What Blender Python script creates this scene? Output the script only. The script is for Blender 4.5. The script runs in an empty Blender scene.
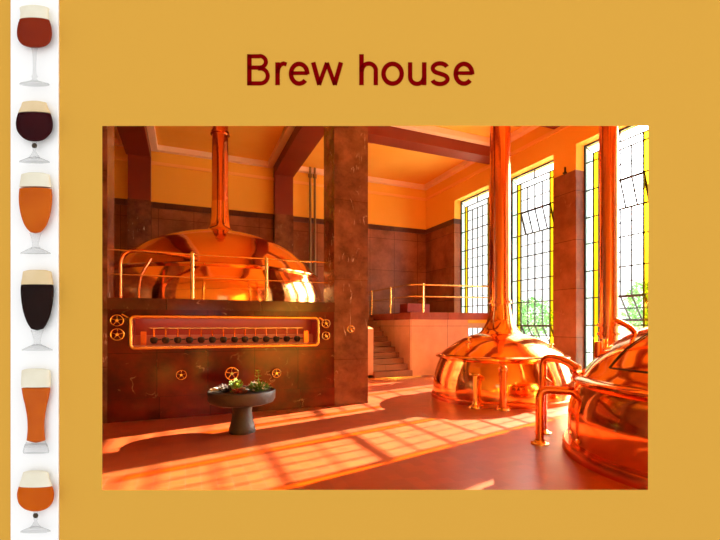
import bpy, math, random
from mathutils import Vector, Matrix
random.seed(7)
PI = math.pi
C = bpy.context.scene.collection
TH = math.radians(23.6)
F = Vector((math.sin(TH), math.cos(TH), 0)); R = Vector((math.cos(TH), -math.sin(TH), 0))
EYE = 1.6

# ------------------------------------------------------------------ materials
def lin(c):
    return tuple(((v/255)/12.92 if v/255 <= .04045 else (((v/255)+.055)/1.055)**2.4) for v in c) + (1.0,)

def nm(name):
    m = bpy.data.materials.new(name); m.use_nodes = True
    nt = m.node_tree; nt.nodes.clear()
    return m, nt, nt.nodes, nt.links

def pbr(name, col, rough=.5, metal=0.0, noise=None, bump=0.0, bscale=8.0, col2=None, nscale=3.0, coat=0.0, spec=.5, ndetail=4):
    m, nt, N, L = nm(name)
    out = N.new('ShaderNodeOutputMaterial'); b = N.new('ShaderNodeBsdfPrincipled')
    b.inputs['Roughness'].default_value = rough; b.inputs['Metallic'].default_value = metal
    b.inputs['Specular IOR Level'].default_value = spec
    b.inputs['Coat Weight'].default_value = coat; b.inputs['Coat Roughness'].default_value = .08
    L.new(b.outputs[0], out.inputs[0])
    geo = N.new('ShaderNodeNewGeometry')
    if col2:
        n = N.new('ShaderNodeTexNoise'); n.inputs['Scale'].default_value = nscale; n.inputs['Detail'].default_value = ndetail
        L.new(geo.outputs['Position'], n.inputs['Vector'])
        cr = N.new('ShaderNodeValToRGB'); cr.color_ramp.elements[0].color = lin(col); cr.color_ramp.elements[1].color = lin(col2)
        cr.color_ramp.elements[0].position = .35; cr.color_ramp.elements[1].position = .68
        L.new(n.outputs['Fac'], cr.inputs[0]); L.new(cr.outputs[0], b.inputs['Base Color'])
    else:
        b.inputs['Base Color'].default_value = lin(col)
    if bump:
        n2 = N.new('ShaderNodeTexNoise'); n2.inputs['Scale'].default_value = bscale; n2.inputs['Detail'].default_value = 2
        L.new(geo.outputs['Position'], n2.inputs['Vector'])
        bp = N.new('ShaderNodeBump'); bp.inputs['Strength'].default_value = bump; bp.inputs['Distance'].default_value = .05
        L.new(n2.outputs['Fac'], bp.inputs['Height']); L.new(bp.outputs[0], b.inputs['Normal'])
    return m

def marble(name, ca, cb, vein, rough=.2, tile=(1.0, 1.4), seam=None, veinamt=.5, nscale=1.6, vscale=2.2, spec=.5, stretch=1.0, tint=.25, off=(0, 0)):
    """polished stone slabs: cloudy colour, thin veins, narrow joints"""
    m, nt, N, L = nm(name)
    out = N.new('ShaderNodeOutputMaterial'); b = N.new('ShaderNodeBsdfPrincipled')
    b.inputs['Roughness'].default_value = rough; b.inputs['Specular IOR Level'].default_value = spec
    L.new(b.outputs[0], out.inputs[0])
    geo = N.new('ShaderNodeNewGeometry')
    n = N.new('ShaderNodeTexNoise'); n.inputs['Scale'].default_value = nscale; n.inputs['Detail'].default_value = 8; n.inputs['Roughness'].default_value = .65
    L.new(geo.outputs['Position'], n.inputs['Vector'])
    cr = N.new('ShaderNodeValToRGB'); cr.color_ramp.elements[0].color = lin(ca); cr.color_ramp.elements[1].color = lin(cb)
    cr.color_ramp.elements[0].position = .36; cr.color_ramp.elements[1].position = .66
    L.new(n.outputs['Fac'], cr.inputs[0])
    # veins
    mp = N.new('ShaderNodeMapping'); mp.inputs['Scale'].default_value = (1, 1, stretch)
    L.new(geo.outputs['Position'], mp.inputs['Vector'])
    v = N.new('ShaderNodeTexNoise'); v.inputs['Scale'].default_value = vscale; v.inputs['Detail'].default_value = 6; v.inputs['Distortion'].default_value = .6
    L.new(mp.outputs[0], v.inputs['Vector'])
    sb = N.new('ShaderNodeMath'); sb.operation = 'SUBTRACT'; sb.inputs[1].default_value = .5; L.new(v.outputs['Fac'], sb.inputs[0])
    ab = N.new('ShaderNodeMath'); ab.operation = 'ABSOLUTE'; L.new(sb.outputs[0], ab.inputs[0])
    vr = N.new('ShaderNodeMapRange'); vr.inputs['From Min'].default_value = .0; vr.inputs['From Max'].default_value = .012
    vr.inputs['To Min'].default_value = 1; vr.inputs['To Max'].default_value = 0; L.new(ab.outputs[0], vr.inputs['Value'])
    n3 = N.new('ShaderNodeTexNoise'); n3.inputs['Scale'].default_value = 3.1; n3.inputs['Detail'].default_value = 3
    L.new(geo.outputs['Position'], n3.inputs['Vector'])
    r3 = N.new('ShaderNodeMapRange'); r3.inputs['From Min'].default_value = .55; r3.inputs['From Max'].default_value = .68; L.new(n3.outputs['Fac'], r3.inputs['Value'])
    mu = N.new('ShaderNodeMath'); mu.operation = 'MULTIPLY'; L.new(vr.outputs[0], mu.inputs[0]); L.new(r3.outputs[0], mu.inputs[1])
    mu2 = N.new('ShaderNodeMath'); mu2.operation = 'MULTIPLY'; mu2.inputs[1].default_value = veinamt; L.new(mu.outputs[0], mu2.inputs[0])
    mx = N.new('ShaderNodeMixRGB'); L.new(mu2.outputs[0], mx.inputs[0]); L.new(cr.outputs[0], mx.inputs[1]); mx.inputs[2].default_value = lin(vein)
    # joints and slab to slab tone
    sx = N.new('ShaderNodeSeparateXYZ'); L.new(geo.outputs['Position'], sx.inputs[0])
    ad = N.new('ShaderNodeMath'); ad.operation = 'ADD'; L.new(sx.outputs[0], ad.inputs[0]); L.new(sx.outputs[1], ad.inputs[1])
    cb_ = N.new('ShaderNodeCombineXYZ')
    a1 = N.new('ShaderNodeMath'); a1.operation = 'ADD'; a1.inputs[1].default_value = off[0]; L.new(ad.outputs[0], a1.inputs[0])
    a2 = N.new('ShaderNodeMath'); a2.operation = 'ADD'; a2.inputs[1].default_value = off[1]; L.new(sx.outputs[2], a2.inputs[0])
    L.new(a1.outputs[0], cb_.inputs[0]); L.new(a2.outputs[0], cb_.inputs[1])
    br = N.new('ShaderNodeTexBrick'); br.offset = 0.0; br.inputs['Scale'].default_value = 1
    br.inputs['Brick Width'].default_value = tile[0]; br.inputs['Row Height'].default_value = tile[1]
    br.inputs['Mortar Size'].default_value = .006; br.inputs['Mortar Smooth'].default_value = .1
    br.inputs['Color1'].default_value = (1, 1, 1, 1); br.inputs['Color2'].default_value = (1-tint, 1-tint, 1-tint, 1)
    br.inputs['Mortar'].default_value = lin(seam or (60, 30, 20))
    L.new(cb_.outputs[0], br.inputs['Vector'])
    m2 = N.new('ShaderNodeMixRGB'); m2.blend_type = 'MULTIPLY'; m2.inputs[0].default_value = 1
    L.new(mx.outputs[0], m2.inputs[1]); L.new(br.outputs['Color'], m2.inputs[2])
    L.new(m2.outputs[0], b.inputs['Base Color'])
    return m

def copper(name, col, rough=.16, bump=.12, bscale=2.2, col2=None):
    m = pbr(name, col, rough, 1.0, bump=bump, bscale=bscale, col2=col2 or col, nscale=1.3)
    return m

def floor_mat():
    m, nt, N, L = nm('red_floor_tiles')
    out = N.new('ShaderNodeOutputMaterial'); b = N.new('ShaderNodeBsdfPrincipled'); L.new(b.outputs[0], out.inputs[0])
    geo = N.new('ShaderNodeNewGeometry')
    br = N.new('ShaderNodeTexBrick'); br.offset = .0; br.inputs['Scale'].default_value = 1
    br.inputs['Brick Width'].default_value = .15; br.inputs['Row Height'].default_value = .15
    br.inputs['Mortar Size'].default_value = .003; br.inputs['Mortar Smooth'].default_value = .2
    br.inputs['Color1'].default_value = lin((164, 70, 28)); br.inputs['Color2'].default_value = lin((144, 58, 22))
    br.inputs['Mortar'].default_value = lin((150, 76, 52))
    L.new(geo.outputs['Position'], br.inputs['Vector'])
    n = N.new('ShaderNodeTexNoise'); n.inputs['Scale'].default_value = .7; n.inputs['Detail'].default_value = 5
    L.new(geo.outputs['Position'], n.inputs['Vector'])
    mr = N.new('ShaderNodeMapRange'); mr.inputs['To Min'].default_value = .8; mr.inputs['To Max'].default_value = 1.15; L.new(n.outputs['Fac'], mr.inputs['Value'])
    mx = N.new('ShaderNodeMixRGB'); mx.blend_type = 'MULTIPLY'; mx.inputs[0].default_value = 1
    L.new(br.outputs['Color'], mx.inputs[1]); L.new(mr.outputs[0], mx.inputs[2]); L.new(mx.outputs[0], b.inputs['Base Color'])
    rr = N.new('ShaderNodeMapRange'); rr.inputs['To Min'].default_value = .3; rr.inputs['To Max'].default_value = .48; L.new(n.outputs['Fac'], rr.inputs['Value'])
    L.new(rr.outputs[0], b.inputs['Roughness']); b.inputs['Coat Weight'].default_value = .5; b.inputs['Coat Roughness'].default_value = .3
    bp = N.new('ShaderNodeBump'); bp.inputs['Strength'].default_value = .25; bp.inputs['Distance'].default_value = .004; bp.invert = True
    L.new(br.outputs['Fac'], bp.inputs['Height']); L.new(bp.outputs[0], b.inputs['Normal'])
    return m

def glassy(name, tint=(1, 1, 1), refl=.06, edge=0.0, edgecol=(120, 125, 125)):
    m, nt, N, L = nm(name)
    out = N.new('ShaderNodeOutputMaterial')
    t = N.new('ShaderNodeBsdfTransparent'); t.inputs[0].default_value = (*tint, 1)
    g = N.new('ShaderNodeBsdfGlossy'); g.inputs['Roughness'].default_value = .03
    mix = N.new('ShaderNodeMixShader'); mix.inputs[0].default_value = refl
    L.new(t.outputs[0], mix.inputs[1]); L.new(g.outputs[0], mix.inputs[2])
    if edge:
        d = N.new('ShaderNodeBsdfDiffuse'); d.inputs[0].default_value = lin(edgecol)
        lw = N.new('ShaderNodeLayerWeight'); lw.inputs['Blend'].default_value = .35
        p = N.new('ShaderNodeMath'); p.operation = 'MULTIPLY'; p.inputs[1].default_value = edge; L.new(lw.outputs['Facing'], p.inputs[0])
        mix2 = N.new('ShaderNodeMixShader'); L.new(p.outputs[0], mix2.inputs[0]); L.new(mix.outputs[0], mix2.inputs[1]); L.new(d.outputs[0], mix2.inputs[2])
        L.new(mix2.outputs[0], out.inputs[0])
    else:
        L.new(mix.outputs[0], out.inputs[0])
    return m

M = {}
M['board'] = pbr('ochre_front_paint', (219, 165, 67), .9, spec=0)
M['white'] = pbr('white_panel', (255, 255, 255), .9, spec=0)
M['maroon'] = pbr('maroon_letter_paint', (123, 2, 4), .9, spec=0)
M['paint'] = pbr('ochre_wall_paint', (240, 184, 72), .75, col2=(245, 192, 82), nscale=.6, spec=.25)
M['ceil'] = pbr('orange_ceiling_paint', (240, 176, 70), .8, col2=(246, 190, 84), nscale=.5, spec=.2)
M['cornice'] = pbr('pinkish_cornice_paint', (248, 216, 184), .8)
M['moulding'] = pbr('ochre_moulding_paint', (250, 192, 96), .7)
M['beam'] = pbr('dark_red_beam_paint', (132, 44, 20), .5, col2=(118, 38, 18), nscale=.8)
M['wains'] = marble('brown_wall_marble', (126, 72, 48), (166, 104, 72), (200, 150, 116), .26, (1.1, 1.3), (120, 84, 66), .35, 1.1, 3.0, tint=.15)
M['wband'] = marble('dark_brown_marble_band', (72, 36, 26), (98, 52, 36), (140, 100, 80), .28, (.6, 2.0), (50, 26, 20), .4)
M['pillar'] = marble('veined_brown_pillar_marble', (86, 48, 38), (142, 90, 68), (246, 226, 196), .22, (3.3, 1.62), (206, 160, 122), 1.0, 2.6, 5.0, stretch=.2, tint=.1, off=(1.0, .7))
M['face'] = marble('dark_red_marble', (68, 14, 10), (122, 30, 18), (215, 170, 130), .14, (.82, 1.52), (150, 90, 60), .55, 1.3, 1.6, spec=.35, tint=.25, off=(.3, .38))
M['coping'] = marble('dark_brown_marble_coping', (74, 32, 24), (104, 48, 34), (200, 150, 120), .12, (1.6, 3.0), (40, 16, 12), .4)
M['stone'] = marble('pinkish_brown_stone', (196, 140, 106), (222, 166, 130), (216, 168, 140), .3, (1.15, 1.6), (120, 70, 52), .3, 1.0, 3.0, tint=.08, off=(.65, 0))
M['slab'] = marble('red_brown_stone_slab', (140, 62, 42), (170, 84, 58), (200, 150, 120), .25, (2, 3), (90, 40, 30), .3)
M['step'] = marble('brown_step_stone', (128, 74, 50), (156, 94, 66), (180, 130, 100), .35, (1.3, .6), (80, 44, 30), .2)
M['troughred'] = pbr('red_trough_back', (166, 40, 20), .35)
M['trough'] = pbr('pink_trough_enamel', (206, 120, 98), .3, col2=(190, 84, 62), nscale=2.2)
M['floor'] = floor_mat()
M['copper'] = copper('polished_copper', (255, 182, 104), .11, .22, 1.7, (253, 168, 90))
M['copper_pipe'] = copper('copper_pipe', (236, 146, 86), .18, .05, 6)
M['copper_dark'] = copper('aged_copper', (230, 126, 74), .26, .08, 4)
M['brass'] = pbr('brass', (248, 216, 130), .2, 1.0)
M['gold'] = pbr('gold_trough_rim', (246, 196, 110), .24, 1.0)
M['darkmetal'] = pbr('dark_metal', (70, 58, 44), .4, .8)
M['greypipe'] = pbr('grey_steel_pipe', (150, 130, 100), .35, .8)
M['iron'] = pbr('window_bar_iron', (60, 62, 66), .5, .3)
M['clear'] = glassy('clear_window_glass', (.99, 1, 1), .02)
M['cyan'] = glassy('pale_blue_window_glass', (.76, .92, .95), .03)
M['yellow'] = glassy('yellow_stained_glass', (1.0, .78, .09), .03)
M['planter'] = pbr('dark_grey_planter', (56, 50, 46), .5, bump=.1, bscale=30)
M['soil'] = pbr('potting_soil', (50, 34, 24), .9)
M['leaf'] = pbr('green_leaf', (70, 120, 40), .5, col2=(110, 160, 50), nscale=20)
M['paleleaf'] = pbr('pale_green_leaf', (150, 190, 70), .5)
M['flower'] = pbr('cream_petal', (245, 215, 180), .6)
M['russet'] = pbr('russet_foliage', (160, 76, 40), .7)
M['whitestone'] = pbr('white_stone', (215, 208, 190), .6)
M['plaster'] = pbr('white_outer_plaster', (240, 240, 236), .9)
M['yellowpaint'] = pbr('yellow_paint', (250, 196, 50), .5)
M['greypaint'] = pbr('warm_grey_paint', (190, 172, 150), .6)
M['ground'] = pbr('pale_outdoor_ground', (190, 190, 180), .9)
M['bark'] = pbr('grey_bark', (150, 160, 140), .9)
M['tleaf'] = pbr('tree_leaf', (96, 150, 96), .8, col2=(130, 178, 120), nscale=3)
M['glass'] = glassy('clear_drinking_glass', (.99, .99, .99), .05, .5, (130, 132, 132))
M['bowl'] = glassy('clear_glass_bowl', (1, 1, 1), .008, .0)
M['darkbox'] = pbr('dark_red_box', (120, 26, 16), .5)

# ------------------------------------------------------------------ mesh helpers
class MB:
    def __init__(s): s.v = []; s.f = []; s.mi = []
    def add(s, vs, fs, mi=0):
        b = len(s.v); s.v += [tuple(p) for p in vs]; s.f += [tuple(b+i for i in f) for f in fs]; s.mi += [mi]*len(fs); return s
    def box(s, a, b, mi=0):
        x0, y0, z0 = [min(a[i], b[i]) for i in range(3)]; x1, y1, z1 = [max(a[i], b[i]) for i in range(3)]
        return s.add([(x0,y0,z0),(x1,y0,z0),(x1,y1,z0),(x0,y1,z0),(x0,y0,z1),(x1,y0,z1),(x1,y1,z1),(x0,y1,z1)],
              [(0,3,2,1),(4,5,6,7),(0,1,5,4),(1,2,6,5),(2,3,7,6),(3,0,4,7)], mi)
    def prism(s, poly, z0, z1, mi=0):
        n = len(poly)
        return s.add([(x,y,z0) for x,y in poly]+[(x,y,z1) for x,y in poly],
              [tuple(reversed(range(n))), tuple(range(n,2*n))]+[(i,(i+1)%n,n+(i+1)%n,n+i) for i in range(n)], mi)
    def lathe(s, prof, n=48, c=(0,0,0), sy=1.0, mi=0):
        vs = []; fs = []; rings = []
        for r, z in prof:
            if r < 1e-5:
                rings.append([len(vs)]); vs.append((c[0], c[1], c[2]+z))
            else:
                rings.append(list(range(len(vs), len(vs)+n)))
                for k in range(n):
                    a = 2*PI*k/n; vs.append((c[0]+r*math.cos(a), c[1]+sy*r*math.sin(a), c[2]+z))
        for A, B in zip(rings, rings[1:]):
            for k in range(n):
                k2 = (k+1) % n
                if len(A) == 1 and len(B) == 1: break
                if len(A) == 1: fs.append((A[0], B[k2], B[k]))
                elif len(B) == 1: fs.append((A[k], A[k2], B[0]))
                else: fs.append((A[k], A[k2], B[k2], B[k]))
        return s.add(vs, fs, mi)
    def tube(s, pts, r, n=14, cap=True, mi=0, closed=False):
        pts = [Vector(p) for p in pts]; m = len(pts); vs = []; fs = []
        rs = r if isinstance(r, (list, tuple)) else [r]*m
        up = None
        for i, p in enumerate(pts):
            if closed: d = pts[(i+1) % m]-pts[i-1]
            else: d = pts[min(i+1, m-1)]-pts[max(i-1, 0)]
            d.normalize()
            if up is None:
                up = Vector((0,0,1)) if abs(d.z) < .9 else Vector((1,0,0))
            a = d.cross(up); a.normalize(); b = a.cross(d); b.normalize(); up = b
            for k in range(n):
                t = 2*PI*k/n; vs.append(p+a*(rs[i]*math.cos(t))+b*(rs[i]*math.sin(t)))
        for i in range(m if closed else m-1):
            j = (i+1) % m
            for k in range(n):
                k2 = (k+1) % n; fs.append((i*n+k, i*n+k2, j*n+k2, j*n+k))
        if cap and not closed:
            fs.append(tuple(reversed(range(n)))); fs.append(tuple(range((m-1)*n, m*n)))
        return s.add(vs, fs, mi)
    def build(s, name, mats, parent=None, smooth=35):
        me = bpy.data.meshes.new(name); me.from_pydata(s.v, [], s.f)
        if not isinstance(mats, (list, tuple)): mats = [mats]
        for m in mats: me.materials.append(m)
        me.polygons.foreach_set('material_index', s.mi)
        if smooth:
            me.polygons.foreach_set('use_smooth', [True]*len(s.f)); me.update(); me.set_sharp_from_angle(angle=math.radians(smooth))
        me.update()
        o = bpy.data.objects.new(name, me); C.objects.link(o)
        if parent: o.parent = parent
        return o

def fix_normals(o):
    import bmesh
    bm = bmesh.new(); bm.from_mesh(o.data); bmesh.ops.recalc_face_normals(bm, faces=bm.faces); bm.to_mesh(o.data); bm.free()
    return o

def thing(name, label, cat, loc=(0,0,0), rz=0, group=None):
    o = bpy.data.objects.new(name, None); C.objects.link(o); o.location = loc; o.rotation_euler = (0,0,rz)
    o['label'] = label; o['category'] = cat
    if group: o['group'] = group
    return o
def tag(o, label, cat, group=None, kind=None):
    o['label'] = label; o['category'] = cat
    if group: o['group'] = group
    if kind: o['kind'] = kind
    return o
def struct(o): o['kind'] = 'structure'; return o
def copy_tree(o, parent=None):
    kids = [c for c in bpy.data.objects if c.parent == o]
    c = o.copy(); C.objects.link(c); c.parent = parent
    for k in kids: copy_tree(k, c)
    return c
def smooth_path(pts, k=8):
    P = [Vector(p) for p in pts]; P = [P[0]*2-P[1]]+P+[P[-1]*2-P[-2]]; out = []
    for i in range(1, len(P)-2):
        a, b, c, d = P[i-1], P[i], P[i+1], P[i+2]
        for j in range(k):
            t = j/k
            out.append(.5*((2*b)+(c-a)*t+(2*a-5*b+4*c-d)*t*t+(3*b-a-3*c+d)*t**3))
    out.append(P[-2]); return out
def fillet(pts, rad, k=8):
    P = [Vector(p) for p in pts]; out = [P[0]]
    for i in range(1, len(P)-1):
        a = (P[i-1]-P[i]); b = (P[i+1]-P[i]); r = min(rad, a.length*.49, b.length*.49)
        a.normalize(); b.normalize(); p0 = P[i]+a*r; p1 = P[i]+b*r
        for j in range(k+1):
            t = j/k; out.append((1-t)**2*p0+2*t*(1-t)*P[i]+t*t*p1)
    out.append(P[-1]); return out
def xs(p):  # forward distance of a plan point from the front wall's plane
    return p[0]*F.x+p[1]*F.y

# ------------------------------------------------------------------ dimensions
XW = 9.48; XG = 9.79; XO = 10.0; YB = 16.23; ZW = 5.74; ZC = 7.6; XL = -6.0; D = 1.2
def front_pt(s, d=D): return (F.x*d+R.x*s, F.y*d+R.y*s)
S_R = (XW-F.x*D)/R.x; S_L = (XL-F.x*D)/R.x
YR = front_pt(S_R)[1]; YLf = front_pt(S_L)[1]
WIN = [(12.01, 14.08), (9.17, 11.24), (6.33, 8.40), (3.49, 5.56), (.65, 2.72)]
ZS, ZT = .35, 6.42

# ------------------------------------------------------------------ front wall with the opening (seen from the visitors' side)
def Lx(px, d=D): return (px-375)*d/434
def Lz(py, d=D): return EYE+(326-py)*d/434
g = MB()
hx0, hx1, hz1, hz0 = Lx(102.3), Lx(648), Lz(126), Lz(489.8)
T = .08
of = [(S_L, 0), (S_R, 0), (S_R, ZC+.3), (S_L, ZC+.3)]
hf = [(hx0, hz0), (hx1, hz0), (hx1, hz1), (hx0, hz1)]
e = .09
hb = [(hx0-e, hz0-e), (hx1+e, hz0-e), (hx1+e, hz1+e), (hx0-e, hz1+e)]
vs = [(x, 0, z) for x, z in of]+[(x, 0, z) for x, z in hf]+[(x, T, z) for x, z in hb]+[(x, T, z) for x, z in of]
fs = []
for i in range(4):
    j = (i+1) % 4
    fs += [(i, j, 4+j, 4+i), (4+i, 4+j, 8+j, 8+i), (8+i, 8+j, 12+j, 12+i), (12+i, 12+j, j, i)]
g.add(vs, fs)
wf = g.build('wall_front', M['board'], smooth=0); struct(wf)
wf.location = (F.x*D, F.y*D, 0); wf.rotation_euler = (0, 0, -TH)

# white display panel with the six reliefs of beer glasses
pn = MB(); pn.box((Lx(12), -.004, Lz(700)), (Lx(59.3), 0, Lz(-160)))
po = pn.build('display_panel', M['white'], smooth=0)
po.location = (F.x*(D-.0005), F.y*(D-.0005), 0); po.rotation_euler = (0, 0, -TH)
tag(po, 'tall narrow white panel on the ochre wall behind the beer glasses', 'panel')

PXM = D/434
def beer_glass(cx, y_base, prof_bowl, y_foam, stem, foot_y, foot_r, colb, colf, label, top_foam=2.0, heavy=False, knob=None):
    """prof_bowl: (half width px, y px) from rim down to the bowl bottom"""
    D2 = D-.005
    dep = .26
    D2 -= max(r for r, y in prof_bowl)*D2/434*dep+.001; sc = D2/434
    rmax = max(r for r, y in prof_bowl)*sc
    base_z = EYE+(326-y_base)*sc
    cxl = (cx-375)*sc
    o2 = Vector((F.x*D2, F.y*D2, 0))+R*cxl
    t = thing('beer_glass', label, 'beer glass', (o2.x, o2.y, base_z), -TH, 'beer glasses on the white panel')
    def Z(y): return (y_base-y)*sc
    def interp(y):
        for (r0, y0), (r1, y1) in zip(prof_bowl, prof_bowl[1:]):
            if y0 <= y <= y1: return r0+(r1-r0)*(y-y0)/(y1-y0)
        return prof_bowl[-1][0]
    # smooth the profile
    pts = smooth_path([(r, y, 0) for r, y in prof_bowl], 5)
    prof = [(max(p[0], 0), p[1]) for p in pts]
    beer = [(0, Z(y_foam))]+[(r*sc*.97, Z(y)) for r, y in prof if y >= y_foam]; beer[-1] = (0, beer[-1][1])
    foam_s = [(r, y) for r, y in prof if y < y_foam]
    rt = foam_s[0][0]
    foam = [(0, Z(prof[0][1]-top_foam)), (rt*sc*.6, Z(prof[0][1]-top_foam*.9)), (rt*sc*.93, Z(prof[0][1]-top_foam*.3))]+[(r*sc*.98, Z(y)) for r, y in foam_s]+[(interp(y_foam)*sc*.98, Z(y_foam)), (0, Z(y_foam))]
    MB().lathe(beer, 40, sy=dep).build('beer', colb, t)
    fo = MB().lathe(foam, 40, sy=dep).build('foam', colf, t)
    MB().lathe([(r*sc, Z(y)) for r, y in prof[:-1]]+[(0, Z(prof[-1][1]))], 40, sy=dep).build('bowl', M['bowl'], t)
    MB().lathe([(r*sc, Z(y)) for r, y in stem], 28, sy=dep).build('stem', M['glass'], t)
    if knob:
        MB().lathe([(0, Z(knob[0]-knob[1]))]+[(knob[1]*sc*math.sin(a*PI/8), Z(knob[0]-knob[1]*math.cos(a*PI/8))) for a in range(1, 8)]+[(0, Z(knob[0]+knob[1]))], 24, sy=dep).build('knob', M['darkmetal'], t)
    fr = foot_r*sc
    if heavy:
        MB().lathe([(0, Z(foot_y[0])), (fr*.85, Z(foot_y[0])), (fr, Z(foot_y[1]-2)), (fr*.96, Z(foot_y[1])), (0, Z(foot_y[1]))], 40, sy=dep).build('foot', M['glass'], t)
    else:
        MB().lathe([(0, Z(foot_y[0])), (fr*.3, Z(foot_y[0]+.6)), (fr*.95, Z(foot_y[1]-.9)), (fr, Z(foot_y[1])), (0, Z(foot_y[1]))], 40, sy=dep).build('foot', M['glass'], t)
    return t
def beermat(n, ca, cb=None): return pbr(n, ca, .6, spec=0, col2=cb or ca, nscale=16)
foamA = beermat('cream_foam', (232, 224, 200), (240, 234, 214)); foamB = beermat('tan_foam', (224, 198, 152), (232, 208, 168))
beer_glass(34.5, 86.3, [(15, 8.5), (14.2, 13), (14.8, 19), (16.8, 25), (17.8, 33), (16.5, 40), (12, 45), (3.5, 47.5)], 20,
           [(3.2, 47.3), (2.0, 55), (1.6, 66), (1.8, 74), (3, 76.5), (2.2, 79), (4.5, 81)], (80.5, 84.5), 15,
           beermat('red_ale', (136, 42, 16), (122, 34, 14)), foamA, 'tulip shaped glass of red brown ale, topmost on the white panel', 2.2)
beer_glass(34.4, 163.5, [(12.4, 103), (13.6, 107), (16.3, 113), (18.2, 119), (18.8, 125), (17, 132), (11, 138.5), (3.4, 141.5)], 113.3,
           [(2.6, 141), (1.8, 143.5), (2.2, 148), (1.4, 151), (3.6, 155), (6, 158)], (156.5, 162), 15.2,
           beermat('dark_maroon_beer', (54, 10, 14), (40, 6, 10)), foamB, 'round snifter of very dark maroon beer with a dark knob on the stem', 1.5, knob=(145.6, 2.7))
beer_glass(35.5, 255.5, [(14.4, 175), (15.2, 181), (16.2, 187), (17, 198), (16.2, 208), (14, 218), (10, 227), (4, 233.4)], 187.3,
           [(6, 233), (4.6, 237), (3.2, 243), (3.2, 246), (5, 249)], (247, 253.5), 15.2,
           beermat('amber_beer', (190, 84, 14), (202, 98, 20)), foamA, 'footed goblet of amber orange beer with thick white head', 2.2)
beer_glass(37.2, 352.3, [(14.4, 272), (15.2, 278), (16.4, 285), (16.8, 292), (15.8, 303), (13.8, 313), (10, 323), (5, 330.4)], 284.6,
           [(6.4, 330), (5, 334), (3.6, 339), (3.4, 343), (5, 346)], (344, 350.3), 15.5,
           beermat('black_stout', (26, 14, 12), (34, 16, 12)), foamB, 'footed goblet of black stout with tan head', 2.2)
beer_glass(36, 454, [(14.4, 370.5), (14.8, 378), (14.8, 386), (13.4, 396), (11, 406), (9, 418), (8.6, 430), (9.8, 443)], 387,
           [(9.7, 441.5), (10.3, 444), (11.4, 447)], (444, 453), 13,
           beermat('wheat_beer', (184, 80, 22), (204, 98, 28)), foamA, 'tall curved wheat beer glass without stem on a thick glass base', 2.0, heavy=True)
beer_glass(35.6, 532.5, [(12.7, 472.5), (14.2, 478), (16.6, 485), (18.4, 491), (18.8, 496), (17, 503), (11.5, 508.5), (3.6, 511.4)], 486,
           [(2.6, 511), (1.8, 513.5), (2.2, 518), (1.4, 521), (3.6, 525), (6, 528)], (526, 531.5), 15,
           beermat('orange_beer', (204, 94, 12), (192, 82, 10)), foamA, 'round snifter of orange beer, lowest glass on the white panel', 1.8, knob=(515.6, 2.7))

# title lettering, raised letters fixed to the wall
tt = thing('title_lettering', 'maroon raised letters reading Brew house on the ochre wall above the opening', 'sign', (F.x*D, F.y*D, 0), -TH)

def ribbon(mb, path, w, closed=False):
    """flat stroke of width w along a path given in pixels (x, y down), raised 2 mm from the wall"""
    P = [Vector((p[0], p[1], 0)) for p in path]; n = len(P); vs = []
    ws = w if isinstance(w, (list, tuple)) else [w]*n
    for i in range(n):
        if closed: d0 = P[i]-P[i-1]; d1 = P[(i+1) % n]-P[i]
        else: d0 = P[i]-P[max(i-1, 0)]; d1 = P[min(i+1, n-1)]-P[i]
        if d0.length < 1e-6: d0 = d1
        if d1.length < 1e-6: d1 = d0
        d0 = d0.normalized(); d1 = d1.normalized(); t = (d0+d1).normalized(); nr = Vector((-t.y, t.x, 0))
        k = ws[i]/2/max(.3, nr.dot(Vector((-d0.y, d0.x, 0))))
        for sgn in (-1, 1):
            q = P[i]+nr*k*sgn
            vs.append((Lx(q.x), -.0010, Lz(q.y))); vs.append((Lx(q.x), -.0002, Lz(q.y)))
    fs = []
    for i in range(n if closed else n-1):
        a = 4*i; b_ = 4*((i+1) % n)
        fs += [(a, b_, b_+2, a+2), (a+2, b_+2, b_+3, a+3), (a+1, b_+1, b_, a)]
    if not closed: fs += [(0, 2, 3, 1), (4*n-4, 4*n-3, 4*n-1, 4*n-2)]
    mb.add(vs, fs)
def arc(cx, cy, rx, ry, a0, a1, k=24):
    return [(cx+rx*math.cos(math.radians(a0+(a1-a0)*i/k)), cy-ry*math.sin(math.radians(a0+(a1-a0)*i/k))) for i in range(k+1)]
def sarc(cx, cy, rx, ry, a0, a1, k=24): return arc(cx, cy, rx, ry, a0, a1, k)
SW = 4.5; TW = 4.0
def L_done(mb): 
    o = mb.build('letter', M['maroon'], tt, smooth=0); return o
T0, TX, BL = 54.4, 62.0, 85.2      # cap top, x-height top, baseline
# B
m = MB(); ribbon(m, [(249.4, T0), (249.4, BL)], SW)
ribbon(m, [(247.6, T0+TW/2), (259, T0+TW/2)]+arc(259.4, 61.9, 6.6, 5.8, 90, -90)[1:]+[(247.6, 67.7)], TW)
ribbon(m, [(258, 68.6)]+[(260.5, 68.6)]+arc(260.4, 76.05, 7.4, 7.45, 88, -90)+[(247.6, 83.5)], TW); L_done(m)
# r
m = MB(); ribbon(m, [(277.6, TX+.5), (277.6, BL)], SW)
ribbon(m, [(277.8, 73.5)]+arc(284.3, 72.5, 6.4, 8.9, 170, 95, 12)+[(286.6, 64.6)], TW); L_done(m)
def letter_e(x0, x1):
    cx = (x0+x1)/2; rx = (x1-x0)/2-SW/2; cy = (TX+BL+.5)/2; ry = (BL+.5-TX)/2-TW/2
    m = MB(); ribbon(m, [(x0+2, cy-.6), (x1-1.9, cy-.6)], TW*.92)
    ribbon(m, arc(cx, cy, rx, ry, -3, 318-0, 40), SW*.98); 
    return L_done(m)
letter_e(288.8, 309.6)
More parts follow.
